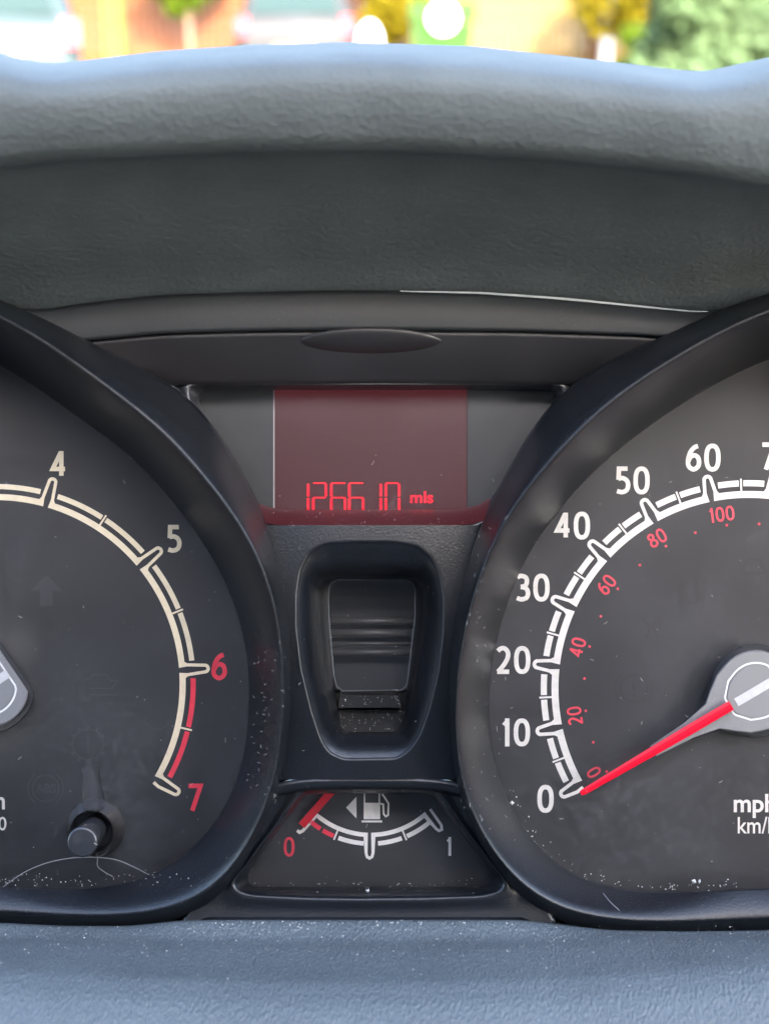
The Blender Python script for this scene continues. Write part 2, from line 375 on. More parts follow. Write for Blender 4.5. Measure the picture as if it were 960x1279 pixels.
# --- stroked digits
def _sup(n=28):
    return [(.5 + .5 * math.copysign(abs(math.cos(a)) ** .82, math.cos(a)), .5 + .5 * math.copysign(abs(math.sin(a)) ** .82, math.sin(a))) for a in [2 * math.pi * i / n + math.pi for i in range(n + 1)]]
def cm(p, n=22): return [tuple(q) for q in catmull(p, n)]
_six = cm([(.88, .99), (.58, .93), (.26, .74), (.06, .42), (.10, .14), (.5, 0), (.88, .12), (.97, .31), (.86, .52), (.55, .60), (.22, .50), (.08, .34)], 34)
GLYPH = {'0': [_sup()], '1': [[(.72, 0), (.72, 1)], [(.74, .97), (.12, .80)]],
  '2': [cm([(.05, .88), (.28, .98), (.58, 1), (.86, .87), (.91, .68), (.76, .46), (.40, .19), (.06, .0)], 24), [(.0, .0), (1, 0)]],
  '3': [cm([(.08, .94), (.4, 1), (.78, .93), (.88, .76), (.74, .58), (.36, .53)], 18), cm([(.36, .53), (.80, .47), (.97, .27), (.84, .07), (.42, 0), (.04, .06)], 18)],
  '4': [[(.74, 0), (.74, 1.05)], [(.70, 1.0), (.02, .29), (1.05, .29)]],
  '5': [[(.92, 1), (.20, 1), (.16, .53)], cm([(.14, .57), (.5, .60), (.85, .50), (.97, .30), (.84, .09), (.45, 0), (.04, .05)], 22)],
  '6': [_six], '9': [[(1 - x, 1 - y) for x, y in _six]], '7': [[(0, 1), (1.0, 1), (.30, -.06)]],
  '8': [cm([(.5, .55), (.16, .68), (.14, .88), (.5, 1), (.86, .88), (.84, .68), (.5, .55), (.08, .38), (.05, .12), (.5, 0), (.95, .12), (.92, .38), (.5, .55)], 44)]}
def digits(s, cx, cy, h, dw, gap, st, d, mat, parent, rot=0, slim1=.62):
    ws = [dw * (slim1 if c == '1' else 1) for c in s]; tot = sum(ws) + gap * (len(s) - 1); x0 = -tot / 2
    V, Fc = [], []; cr, sr = math.cos(R(rot)), math.sin(R(rot)); lay = 0
    for c, w1 in zip(s, ws):
        for st_ in GLYPH[c]:
            pth = [(x0 + st / 2 + x * (w1 - st), -h / 2 + st / 2 + y * (h - st)) for x, y in st_]
            if c in '1': pth = [(x, y + (st / 2 if y > 0 else -st / 2) * (abs(y) > h * .4)) for x, y in pth] if len(pth) == 2 and abs(pth[0][0] - pth[1][0]) < 1e-6 else pth
            L_, R2_ = ribbon_pts(pth, st); b = len(V); n = len(L_); dd = d - lay * .012 * mm; lay += 1
            for x, y in L_ + R2_: V.append(P(cx + x * cr - y * sr, cy - (x * sr + y * cr), dd))
            for i in range(n - 1): Fc.append((b + i, b + i + 1, b + n + i + 1, b + n + i))
        x0 += w1 + gap
    return mobj('numeral', V, Fc, mat, parent, smooth=False)
# --- scales
PD = -.12 * mm
def arc(c, r, a0, a1, n=None):
    n = n or max(3, int(abs(a1 - a0) * r / 60)); return [pol(c, r, a0 + (a1 - a0) * i / n) for i in range(n + 1)]
def scale(c, ri, wi, ro, wo, rt, angs, minors, mat, parent, dashmat, bw=7.0, tw=4.4, lw=4.2, end_last=True):
    path, wid = [], []
    def leg(a, sgn):   # sgn +1 = leg on the side reached first when angle decreases
        base = math.degrees(bw / ri); tip = math.degrees(tw / rt)
        return base, tip
    b = math.degrees(bw / ri); t = math.degrees(tw / (rt - tw))
    for k, a in enumerate(angs):
        first, last = k == 0, k == len(angs) - 1
        if not first:
            pts = arc(c, ri, angs[k - 1] - b, a + b); path += pts; wid += [wi] * len(pts)
        if first:
            path += [pol(c, ri - 1, a + b * .7)]; wid += [lw]
        for r_, aa in ((ri + wi * .9, a + b * .9), (rt - tw, a + t)): path.append(pol(c, r_, aa)); wid.append(lw)
        cc = pol(c, rt - tw, a)
        for i in range(1, 8):
            f = a + 90 - 180 * i / 8
            path.append((cc[0] + tw * math.cos(R(f)), cc[1] - tw * math.sin(R(f)))); wid.append(lw * 1.05)
        for r_, aa in ((rt - tw, a - t), (ri + wi * .9, a - b * .9)): path.append(pol(c, r_, aa)); wid.append(lw)
        if last: path += [pol(c, ri - 1, a - b * .7)]; wid += [lw]
    ribbons('scale_line', [(path, wid)], PD, mat, parent)
    for k in range(len(angs) - 1):
        a0 = angs[k] - math.degrees((bw + 4.5) / ro); a1 = angs[k + 1] + math.degrees((bw + 4.5) / ro); mid = (angs[k] + angs[k + 1]) / 2
        g = math.degrees(2.9 / ro)
        dm = dashmat(k)
        for x0, x1 in ((a0, mid + g), (mid - g, a1)): ribbons('scale_dash', [(arc(c, ro, x0, x1), wo)], PD, dm, parent)
        ribbons('minor_tick', [([pol(c, ri + wi / 2 - 1, mid), pol(c, ro + wo / 2 + 2, mid)], 2.3)], PD - .03 * mm, mat, parent)
sa = [209.6 - 18.05 * k for k in range(15)]
scale(SC, 242.5, 8.6, 256.5, 7.6, 270, sa, None, m_white, SPEED, lambda k: m_white)
ta = [74.3 + 35.05 * 4 - 35.05 * k for k in range(8)]
scale(TC, 233.5, 7.6, 246.6, 6.4, 266, ta, None, m_cream, TACHO, lambda k: m_redp if k == 6 else m_cream, bw=6.6, tw=4.2, lw=3.9)
# numerals
def num(s, x, y, w_, h_, mat, par, rot=0, bold=.032, lab=None):
    if h_ > 30: return digits(s, x, y, h_, 20.5, 3.2, 5.6, PD, mat, par, rot)
    return digits(s, x, y, h_, 10.8, 1.8, 2.7, PD, mat, par, rot)
for s, x, y, w_ in (('60', 877.5, 571.5, 44), ('50', 789, 600, 43), ('40', 714.5, 656.5, 44), ('30', 664, 734, 44), ('20', 640, 824.5, 43), ('10', 643.5, 915, 37), ('0', 681, 998, 19)):
    num(s, x, y, w_, 35, m_white, SPEED)
for i, s in enumerate(('70', '80', '90', '100', '110', '120', '130', '140')):
    r_ = 312 if len(s) == 2 else 322
    x, y = pol(SC, 290 + 6 * len(s), 209.6 - 18.05 * (7 + i)); x += 0
    if s == '70': x, y = 971, 570
    num(s, x, y, 44 if len(s) == 2 else 60, 35, m_white, SPEED)
for s, x, y, m in (('4', 73, 579.5, m_cream), ('5', 217, 673, m_cream), ('6', 273.5, 832.5, m_redp), ('7', 243, 996.5, m_redp)):
    num(s, x, y, 21, 35, m, TACHO)
for s, k in (('3', 3), ('2', 2), ('1', 1), ('0', 0)):
    x, y = pol(TC, 290, ta[k]); num(s, x, y, 21, 35, m_cream, TACHO)
for i in range(0, 23):
    a = 210.3 - 11.25 * i
    x, y = pol(SC, 206, a)
    bm = bmesh.new(); bmesh.ops.create_circle(bm, cap_ends=True, segments=12, radius=1.7 * S, matrix=Matrix.Rotation(R(90), 4, 'X'))
    o = bobj('kilometre_dot', bm, m_redp2, SPEED); o.location = P(x, y, PD)
    if i % 2 == 0:
        s = str(i * 10); rr = 219; wd = {1: 10, 2: 25, 3: 37}[len(s)]
        x, y = pol(SC, rr + 1.5, a + (1.2 if i else -1.9)); num(s, x, y, wd, 18.5, m_redp2, SPEED, rot=a - 90, bold=.01)
text_obj('unit_text', 'mph', 942, 1007, 52, 30, PD, m_white, SPEED, bold=.02)
text_obj('unit_text', 'km/h', 945, 1031, 48, 21, PD, m_white, SPEED, bold=.008)
text_obj('unit_text', '1/min', -22, 1000, 56, 23, PD, m_white, TACHO, bold=.02)
text_obj('unit_text', 'x100 0', -22, 1029, 60, 17, PD, m_white, TACHO, bold=.008).name = 'unit_text'

# --- unlit warning symbols
def ring_pts(cx, cy, r, a0=0, a1=360, n=36): return [(cx + r * math.cos(R(a0 + (a1 - a0) * i / n)), cy - r * math.sin(R(a0 + (a1 - a0) * i / n))) for i in range(n + 1)]
GD = -.08 * mm
def sym(paths, par, mat=m_ghost): return ribbons('warning_symbol', paths, GD, mat, par)
sym([(ring_pts(57, 985, 16.5), 1.8), (ring_pts(57, 985, 22, 125, 235), 1.8), (ring_pts(57, 985, 22, -55, 55), 1.8)], TACHO)
text_obj('symbol_text', 'ABS', 57, 985, 26, 12, GD, m_ghost, TACHO)
sym([(ring_pts(110, 930, 19), 1.8), ([(110, 918), (110, 934)], 3), ([(110, 938), (110, 941)], 3)] + [([pol((110, 930), 20, a), pol((110, 930), 24, a)], 4) for a in range(0, 360, 30)], TACHO)
plate('warning_symbol', [(58, 718), (78, 738), (66, 738), (66, 757), (50, 757), (50, 738), (38, 738)], GD, m_ghost, TACHO)
sym([([(105, 848), (112, 848), (116, 843), (134, 843), (138, 850), (146, 850)], 1.6), ([(112, 860), (140, 860), (147, 850)], 1.6), ([(112, 868), (148, 868)], 1.4)], TACHO)
sym([(ring_pts(197, 895, 16, 190, 350), 1.4)], TACHO)
sym([(ring_pts(791, 860, 17), 1.6), (ring_pts(791, 860, 23, 130, 230), 1.6), (ring_pts(791, 860, 23, -50, 50), 1.6), ([(791, 851), (791, 863)], 2.4), ([(791, 866), (791, 869)], 2.4)], SPEED, m_ghost2)
sym([([(850, 753), (850, 720), (870, 720), (870, 753), (847, 753)], 2), ([(850, 733), (870, 733)], 2), ([(874, 722), (879, 728), (879, 748), (875, 748), (873, 738)], 2)], SPEED, m_ghost2)
sym([([(928, 716), (930, 704), (937, 698), (946, 698), (952, 704), (954, 716), (928, 716)], 3), ([(930, 720), (932, 728), (929, 736)], 2), ([(949, 720), (951, 728), (948, 736)], 2)], SPEED, m_ghost2)
sym([([(800, 770), (812, 784), (825, 770)], 2), ([(812, 784), (806, 798)], 2), ([(815, 784), (822, 798)], 2)], SPEED, m_ghost2)

# --- needles and hubs
def hub(c, parent, ang, with_needle):
    """ang: needle direction (degrees). local axes: u along needle, v across"""
    u = np.array([math.cos(R(ang)), -math.sin(R(ang))]); v = np.array([math.sin(R(ang)), math.cos(R(ang))])
    def q(a, b): return tuple(np.array(c) + u * a + v * b)
    def outline(k, tip):
        pts = []
        for a in range(70, 291, 10):
            pts.append((math.cos(R(a)) * 52 * k, math.sin(R(a)) * 52 * k))
        pts = [(max(p[0], -39 * k), p[1]) for p in pts]
        side = [(33, -43 * k), (50, -30 * k), (64, -18 * k), (98, -11 * k), (tip, -7.5 * k)]
        return pts + side + [(a, -b) for a, b in reversed(side)]
    def body(name, k, tip, d0, d1, mat, bev):
        o = outline(k, tip); n = len(o)
        oo = [q(a, b) for a, b in o]; cc = np.array(q(0, 0)); inn = [tuple(np.array(p) + (cc - np.array(p)) / np.linalg.norm(cc - np.array(p)) * bev) for p in oo]
        rows = [(np.array(oo), d0), (np.array(oo), d1 + .35 * mm), (np.array(inn), d1)]
        V = [];
        for pts, d in rows: V += [P(x, y, d) for x, y in pts]
        Fc = []
        for r_ in range(2):
            for i in range(n): j = (i + 1) % n; Fc.append((r_ * n + i, (r_ + 1) * n + i, (r_ + 1) * n + j, r_ * n + j))
        Fc.append(tuple(range(2 * n, 3 * n)))
        ob = mobj(name, V, Fc, mat, parent, smooth=False)
        bm = bmesh.new(); bm.from_mesh(ob.data); bmesh.ops.recalc_face_normals(bm, faces=bm.faces); bm.to_mesh(ob.data); bm.free()
        return ob
    base = body('needle_base', 1.13, 112, -.6 * mm, -4.2 * mm, m_knob, 1.0)
    cap = body('needle_hub', .98, 150, -3.5 * mm, -6.6 * mm, m_silver, 1.6)
    # white outlined inner cap
    ol = [(max(-29, math.cos(R(a)) * 35), math.sin(R(a)) * 35) for a in range(66, 295, 9)] + [(24, -28), (37.5, -13), (38.5, -10), (38.5, 10), (37.5, 13), (24, 28)]
    ol.append(ol[0])
    ribbons('hub_outline', [([q(a, b) for a, b in ol], 2.4)], -6.7 * mm, m_edge, parent)
    plate('hub_cap', [q(a * .93, b * .93) for a, b in ol[:-1]], -6.85 * mm, m_silver, parent)
    ribbons('hub_stripe', [([q(-30, 0), q(29, 0)], 11)], -6.95 * mm, simple('bright_brushed_stripe', (.34, .34, .35), .35, metal=.2), parent)
    if with_needle:
        L_, W_ = [], []
        V = []; secs = [(36, 6.2, 1), (90, 6.4, 1), (135, 5.9, .9), (180, 5.2, .7), (250, 3.8, .5), (254, 2.8, .3)]
        for a, hw, th in secs:
            dz = (-8.2 + (a - 36) / 200 * 2.0) * mm
            for b, dd in ((-hw, dz + .9 * mm), (-hw, dz + .1 * mm), (-hw * .35, dz - .15 * mm), (hw * .35, dz - .15 * mm), (hw, dz + .1 * mm), (hw, dz + .9 * mm)): V.append(P(*q(a, b), dd))
        Fc = []
        for s_ in range(len(secs) - 1):
            for i in range(6): j = (i + 1) % 6; Fc.append((s_ * 6 + i, s_ * 6 + j, (s_ + 1) * 6 + j, (s_ + 1) * 6 + i))
        Fc += [tuple(range(6)), tuple(range(len(V) - 6, len(V)))[::-1]]
        ob = mobj('needle', V, Fc, m_needle, parent, smooth=False); tag(ob, 'red needle pointing at zero')
        bm = bmesh.new(); bm.from_mesh(ob.data); bmesh.ops.recalc_face_normals(bm, faces=bm.faces); bm.to_mesh(ob.data); bm.free()
hub((944, 863), SPEED, 210.4, True)
hub((-15, 858), TACHO, 214, True)

# --- display
DC = (462, 560)
plate('display_back', [(228, 470), (706, 470), (700, 510), (632, 655), (296, 655), (232, 510)], -3.6 * mm, m_dark, CL)
Wd = [(252, 487), (690, 487), (695, 492), (692, 500), (612, 624), (604, 633), (594, 637), (330, 637), (320, 633), (312, 624), (249, 503), (248, 492)]
Wo = [(234, 480), (704, 480), (703, 500), (616, 634), (606, 650), (592, 657), (334, 658), (322, 650), (312, 634), (236, 500)]
W_ = polar(Wd, DC, 300, 1); Wo_ = polar(Wo, DC, 300, 1)
WoE = grow(Wo_, DC, 1.05)
rows = [(W_, 1 * mm), (W_, -6.5 * mm)]
for i in range(1, 9):
    t = i / 8; rows.append((W_ * (1 - t) + Wo_ * t, (-6.5 - 6.1 * t ** .8) * mm))
rows += [(Wo_ * .6 + WoE * .4, -12.4 * mm), (WoE, -11.2 * mm), (grow(Wo_, DC, 1.09), -9 * mm)]
m_dframe = plastic('display_surround_gloss', (.022, .022, .026), .28, 3000., .2, .00006, dust=.12, spec=.6)
loft('display_surround', rows, m_dframe, CL, flip=True)
DISP = plate('odometer_display', [(343, 480), (583, 480), (583, 650), (343, 650)], -4.6 * mm, m_lcd, CL)
tag(DISP, 'dim red screen showing the mileage')
plate('display_mask', [(236, 478), (342.5, 478), (342.5, 650), (300, 650), (236, 520)], -4.9 * mm, m_lcdm, DISP, .25 * mm)
plate('display_mask', [(583.5, 478), (706, 478), (706, 520), (630, 650), (583.5, 650)], -4.9 * mm, m_lcdm, DISP)
ribbons('mask_edge', [([(342, 486), (342, 640)], 1.6)], -5.0 * mm, m_edge, DISP)
def lcd(s, x0, x1, y0=603.5, y1=641):
    p = 1.72; V, Fc = [], []
    def dot(x, y):
        b = len(V); h = .68
        V.extend(P(x + a, y + c_, -4.75 * mm) for a, c_ in ((-h, -h), (-h, h), (h, h), (h, -h))); Fc.append((b, b + 1, b + 2, b + 3))
    seg = {'1': 'bc', '2': 'abged', '6': 'afgedc', '0': 'abcdef'}[s]
    ym = 621.5
    def col(x, a, b):
        y = a
        while y <= b: dot(x, y); dot(x + p * .75, y); y += p
    def row(y, a, b):
        x = a
        while x <= b + .01: dot(x, y); x += p
    xr = x1 - p * .75
    if 'b' in seg: col(xr, y0 + 1.7, ym - 1.5)
    if 'c' in seg: col(xr, ym + 1.5, y1)
    if 'f' in seg: col(x0, y0 + 1.7, ym - 1.5)
    if 'e' in seg: col(x0, ym + 1.5, y1)
    if 'a' in seg: row(y0, x0 + 1.5, x1 - 1.5)
    if 'g' in seg: row(ym, x0 + 1.5, x1 - 1.5)
    if 'd' in seg: row(y1 + 1, x0 + 1.5, x1 - 1.5)
    mobj('lit_digit', V, Fc, m_dot, DISP, smooth=False)
for s, a, b in (('1', 380, 385.5), ('2', 390.5, 407.5), ('6', 413, 431.5), ('6', 435.5, 454), ('1', 470, 476), ('0', 481, 499)): lcd(s, a, b)
text_obj('lit_unit', 'mls', 526.5, 621, 28, 14.5, -4.75 * mm, m_dot, DISP, bold=.01)
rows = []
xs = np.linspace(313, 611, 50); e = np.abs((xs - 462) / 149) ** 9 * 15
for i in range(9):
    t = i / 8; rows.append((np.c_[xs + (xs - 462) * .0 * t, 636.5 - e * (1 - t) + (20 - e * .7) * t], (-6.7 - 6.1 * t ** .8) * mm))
m_ledge_refl = plastic('painted_screen_reflection', (.020, .004, .006), .38, 2500., .2, .00006, dust=.15)  # red reflection of the screen put into the ledge as colour and emission
m_ledge_refl.node_tree.nodes['Principled BSDF'].inputs['Emission Color'].default_value = (1, .08, .12, 1); m_ledge_refl.node_tree.nodes['Principled BSDF'].inputs['Emission Strength'].default_value = .0030
loft('ledge_reflection', rows, m_ledge_refl, DISP, closed=False)
# cover over the display
lens('cover_glass', W_, DC, -6.2, -5.9, m_lens2, DISP, .9, 1.0)

# --- centre column with pocket
CC = (457, 812)
pr = [(407, 682), (440, 680), (490, 680), (520, 685), (537, 700), (546, 720), (551, 750), (551, 790), (545, 840), (534, 885), (522, 918), (510, 935), (495, 945), (430, 946), (412, 938), (402, 922), (390, 885), (378, 835), (372, 785), (372, 745), (376, 715), (388, 692)]
pi_ = [(420, 719), (500, 719), (520, 721), (531, 735), (533, 770), (528, 800), (520, 845), (511, 895), (505, 912), (496, 918), (428, 918), (420, 910), (412, 890), (400, 835), (394, 780), (393, 735), (402, 722)]
cb = [(320, 656), (604, 656), (596, 690), (582, 740), (573, 790), (568, 840), (568, 900), (572, 945), (578, 974), (340, 974), (346, 960), (354, 911), (357, 840), (353, 773), (340, 707), (325, 672)]
PR = polar(pr, CC, 280, 4); PI = polar(pi_, CC, 280, 3); CB = polar(cb, CC, 280, 1)
rows = []
def colD(pts): # gently bulging panel
    y = pts[:, 1]; x = pts[:, 0]
    return (-(15.0 + 2.2 * np.sin(np.clip((y - 640) / 340, 0, 1) * math.pi) - 1.2 * np.abs((x - 457) / 110) ** 3)) * mm
for i in range(15):
    t = i / 14; q = CB * (1 - t) + grow(PR, CC, 1.035) * t; rows.append((q, colD(q)))
for k, dz in ((1.02, .1), (1.008, .5)): q = grow(PR, CC, k); rows.append((q, colD(q) + dz * mm))
loft('centre_console', rows, m_col, CL)
rows = []
q = grow(PR, CC, 1.01); d0 = colD(q) + .5 * mm
for i in range(15):
    t = i / 14; rows.append((q * (1 - t) + PI * t, d0 * (1 - t) + (-9.8 * mm) * t - math.sin(t * math.pi) * .9 * mm))
gw = [(420, 724), (508, 724), (516, 727), (519, 736), (519, 770), (512, 830), (506, 880), (500, 908), (492, 916), (434, 916), (427, 908), (420, 880), (416, 845), (410, 775), (409, 745), (411, 730)]
GW = polar(gw, CC, 280, 2)
rows += [(grow(PI, CC, .985), -8.6 * mm), (PI * .5 + GW * .5, -6 * mm), (GW, -3.4 * mm), (grow(GW, CC, 1.01), 8 * mm)]
POCK = loft('pocket_bezel', rows, m_col, CL)
plate('pocket_back', [(380, 690), (545, 690), (545, 950), (380, 950)], 9 * mm, m_dark, POCK)
gp = [(420, 724), (508, 724), (515, 727), (518, 736), (518, 770), (511, 830), (508, 855), (502, 862), (428, 863), (421, 858), (417, 845), (411, 775), (410, 745), (412, 730)]
plate('pocket_window', gp, -3.2 * mm, clear('pocket_glass', .025, 1.5, rough=.1), POCK)
ribbons('window_rim', [(gp + [gp[0]], 1.3)], -3.3 * mm, plastic('clear_edge', (.09, .095, .10), .3), POCK)
m_refl_bar = plastic('reflection_grey', (.045, .043, .042), .45, 2000., .1, .00005)
def bar(name, y, h, d, mat, x0=411, x1=519):
    bm = bmesh.new(); a = P(x0, y, d); b = P(x1, y, d); r = h / 2 * S
    bmesh.ops.create_cone(bm, cap_ends=True, segments=16, radius1=r, radius2=r, depth=(b - a).length, matrix=Matrix.Translation((a + b) / 2) @ Matrix.Rotation(R(90), 4, 'Y'))
    return bobj(name, bm, mat, POCK, True)
for y, h in ((776, 9), (791, 11), (804, 5), (815, 9)): bar('reflection_bar', y, h, 4 * mm, m_refl_bar)  # bars added behind the glass to stand in for its streaked reflections
plate('inner_panel', [(412, 745), (518, 745), (510, 862), (418, 862)], 7.5 * mm, plastic('inner_grey', (.018, .019, .023), .5), POCK)
# small tray at the bottom of the pocket
bm = bmesh.new()
for (x0, x1, y0, y1, da, db) in ((425, 497, 868, 884, -2, 6), (422, 500, 887, 915, 1, 7)):
    A = [P(x0, y0, da * mm), P(x1, y0, da * mm), P(x1 + 3, y1, da * mm), P(x0 - 3, y1, da * mm)]; vs = [bm.verts.new(p) for p in A] + [bm.verts.new(p + Vector((0, (db - da) * mm, 0))) for p in A]
    for f in ((3, 2, 1, 0), (0, 1, 5, 4), (1, 2, 6, 5), (2, 3, 7, 6), (3, 0, 4, 7)): bm.faces.new([vs[i] for i in f])
bobj('pocket_tray', bm, plastic('tray_black', (.004, .0045, .006), .45, 3000., .3, .0001, dust=.12, dustscale=2500.), POCK)

# --- fuel gauge
FC = (461, 1052)
fw = [(388, 991.5), (534, 991.5), (542, 996), (608, 1083), (613, 1094), (612, 1103), (604, 1108), (318, 1108), (310, 1103), (309, 1093), (314, 1083), (379, 996)]
fl = [(386, 986), (536, 986), (548, 993), (618, 1085), (634, 1104), (628, 1114), (606, 1121), (530, 1124), (447, 1125), (380, 1124), (310, 1120), (293, 1114), (287, 1104), (304, 1084), (373, 993)]
fo = [(338, 973), (365, 968), (461, 965), (555, 968), (580, 973), (592, 1020), (615, 1060), (640, 1096), (680, 1130), (700, 1158), (620, 1158), (461, 1158), (300, 1158), (215, 1158), (250, 1128), (282, 1098), (306, 1062), (326, 1026)]
FW = polar(fw, FC, 300, 1); FL = polar(fl, FC, 300, 2); FO = polar(fo, FC, 300, 2)
rows = [(FW, 1.5 * mm), (FW, -4.5 * mm)]
for i in range(1, 8):
    t = i / 7; rows.append((FW * (1 - t) + FL * t, (-4.5 - 8.5 * math.sin(t * math.pi / 2)) * mm))
for i in range(1, 11):
    t = i / 10; q = FL * (1 - t) + FO * t
    rows.append((q, (-13.2 + 1.2 * min(1, t * 3) - 1.2 * np.clip((q[:, 1] - 1125) / 30, 0, 1)) * mm))
rows.append((FO + (FO - np.array(FC)) * .01, -8 * mm))
loft('fuel_gauge_surround', rows, m_col, CL, flip=True)
# hooded brow over the fuel window
rows = []
xs = np.linspace(338, 582, 60); arcy = 975 + ((xs - 460) / 122) ** 4 * 10
for y0, d in ((-3, -13.5), (-1, -14.9), (4, -15.0), (10, -14.7), (14, -13.2), (17, -10), (18, -5)):
    rows.append((np.c_[xs, arcy * 1.0 - 2 + y0 + 0 * xs], d * mm))
loft('gauge_brow', rows, m_col, CL, closed=False)
FUEL = plate('fuel_gauge', [(290, 975), (635, 975), (635, 1130), (290, 1130)], 1.0 * mm, m_face2, CL)
tag(FUEL, 'trapezoid fuel gauge face with needle at empty')
fd = .85 * mm; ac = (462.5, 939.5)
p = [(389, 1018), (376, 1031)] 
path = [(383, 1036.5 - 16), (371.5, 1033), (371, 1037.5), (374, 1040), (378, 1038), (395, 1018.5)]
def arcf(r, x0, x1, n=16):
    out = []
    for i in range(n + 1):
        x = x0 + (x1 - x0) * i / n; out.append((x, ac[1] + math.sqrt(r * r - (x - ac[0]) ** 2)))
    return out
U = arcf(103.6, 395, 456.5); path2 = path + U[1:] + [(457, 1066), (458.3, 1070.5), (461.3, 1072.3), (464.3, 1070.5), (465.6, 1066)] + arcf(103.6, 466, 530) + [(544.5, 1035.5), (548, 1038), (551.5, 1036.5), (551, 1031), (537, 1011)]
wid = [3.2] * 2 + [4] * 3 + [4.5] + [5.4] * (len(U) - 1) + [3.6, 3.6, 3.6, 3.6, 3.6] + [5.4] * 17 + [3.4] * 5
ribbons('scale_line', [(path2[2:], wid[2:])], fd, m_white, FUEL)
for x0, x1, m in ((387, 400, m_redp), (403, 416.5, m_redp), (422.5, 454, m_white), (472, 501.5, m_white), (508, 536, m_white)): ribbons('scale_dash', [(arcf(114.6, x0, x1, 8), 5.6)], fd, m, FUEL)
for x in (419.4, 504.8):
    a = math.atan2(ac[1] + 108 - ac[1], x - ac[0]); dx, dy = (x - ac[0]) / 112, 0; dy = math.sqrt(1 - dx * dx)
    ribbons('minor_tick', [([(ac[0] + dx * 104, ac[1] + dy * 104), (ac[0] + dx * 119, ac[1] + dy * 119)], 2.0)], fd - .03 * mm, m_white, FUEL)
digits('0', 361, 1058, 24.5, 13.5, 0, 3.4, fd, m_redp, FUEL)
digits('1', 560.5, 1057.5, 23.5, 13, 0, 3.4, fd, m_white, FUEL)
plate('direction_arrow', [(432, 1009), (445, 995.5), (445, 1022.5)], fd, m_white, FUEL)
PUMP = plate('pump_symbol', [(454, 1003), (474.5, 1003), (474.5, 1023.5), (454, 1023.5)], fd, m_white, FUEL)
ribbons('pump_symbol', [([(455, 1004), (455, 990), (473.5, 990), (473.5, 1004)], 1.9), ([(451.5, 1026.3), (477, 1026.3)], 2.4), ([(475, 1004), (478.5, 1005), (479, 1017), (481.5, 1020), (484.5, 1018.5), (485, 1004), (480, 996), (477, 992)], 2.3)], fd - .03 * mm, m_white, FUEL)
V = []
nd = [(418, 984, 4.8), (376.5, 1031.5, 4.8)]
nv = np.array([376.5 - 418, 1031.5 - 984]); nv = nv / np.linalg.norm(nv); pv = np.array([-nv[1], nv[0]])
for x, y, hw in nd:
    for b, dd in ((-hw, .2), (-hw, -.9), (hw, -.9), (hw, .2)):
        V.append(P(x + pv[0] * b, y + pv[1] * b, dd * mm))
ob = mobj('needle', V, [(0, 1, 5, 4), (1, 2, 6, 5), (2, 3, 7, 6), (4, 5, 6, 7)], m_needle, FUEL, smooth=False)
bm = bmesh.new(); bm.from_mesh(ob.data); bmesh.ops.recalc_face_normals(bm, faces=bm.faces); bm.to_mesh(ob.data); bm.free()
lens('cover_glass', FW, FC, -1.2, -1.2, m_lens, FUEL, .2, 1.0)
# front sill of the cluster under everything
rows = []
xs = np.linspace(205, 705, 160); te = np.clip(1 - np.minimum(xs - 205, 705 - xs) / 60, 0, 1); te = te * te * (3 - 2 * te) * 6
for y, d in ((1140, -8), (1146, -13), (1153, -15), (1164, -15), (1178, -14)): rows.append((np.c_[xs, np.full_like(xs, y)], (d + te) * mm))
loft('lower_sill', rows, m_col, CL, closed=False)

plate('lower_backing', [(150, 1128), (800, 1128), (800, 1185), (150, 1185)], -6.5 * mm, m_dark, CL, 1 * mm)
# --- reset knob
def cyl(name, c, r0, r1, d0, d1, mat, parent, bev=.25, seg=40, cap=True):
    """axis along depth; real centre c=(px at d=0), radii px"""
    V, Fc = [], []; X = P(c[0], c[1], 0)
    prof = [(r0, d0)]
    if cap: prof += [(r1, d1 + bev * 2), (r1 * .96, d1 + bev * .8), (r1 * .86, d1 + bev * .15), (r1 * .6, d1 - .0), (r1 * .25, d1 - .08), (.01, d1 - .1)]
    else: prof += [(r1, d1)]
    for r_, d in prof:
        for i in range(seg):
            a = 2 * math.pi * i / seg; V.append(Vector((X.x + r_ * S * math.cos(a), d * mm, X.z + r_ * S * math.sin(a))))
    for k in range(len(prof) - 1):
        for i in range(seg): j = (i + 1) % seg; Fc.append((k * seg + i, k * seg + j, (k + 1) * seg + j, (k + 1) * seg + i))
    return mobj(name, V, Fc, mat, parent)
KN = cyl('reset_knob', (122, 1031), 15.5, 15.5, 0, -15.2, m_knob, CL); tag(KN, 'short black push knob poking through the rev counter glass')
cyl('knob_cap', (122, 1031), 18.2, 18.2, -12.8, -15.6, m_knob, KN)
cyl('knob_collar', (122, 1031), 26, 24, 0, -6.0, m_knob, KN, cap=False)
m_ch = simple('satin_collar', (.30, .29, .28), .25, metal=1.)
cyl('knob_seat', (122, 1031), 37, 26.5, -2.4, -6.4, m_ch, KN, cap=False)
rp = ring_pts(122, 1031, 36.5)
# added clear tube above the knob, standing in for its reflection
m_knob_refl = clear('knob_reflection', .004, 1.12, rough=.05)
bm = bmesh.new(); a = P(112, 958, -1.5 * mm); b = P(119, 1012, -4.2 * mm)
ax = (b - a); mt = Matrix.Translation((a + b) / 2) @ ax.to_track_quat('Z', 'Y').to_matrix().to_4x4()
bmesh.ops.create_cone(bm, cap_ends=False, segments=24, radius1=10.5 * S, radius2=13.5 * S, depth=ax.length, matrix=mt)
bobj('knob_reflection', bm, m_knob_refl, KN, True)

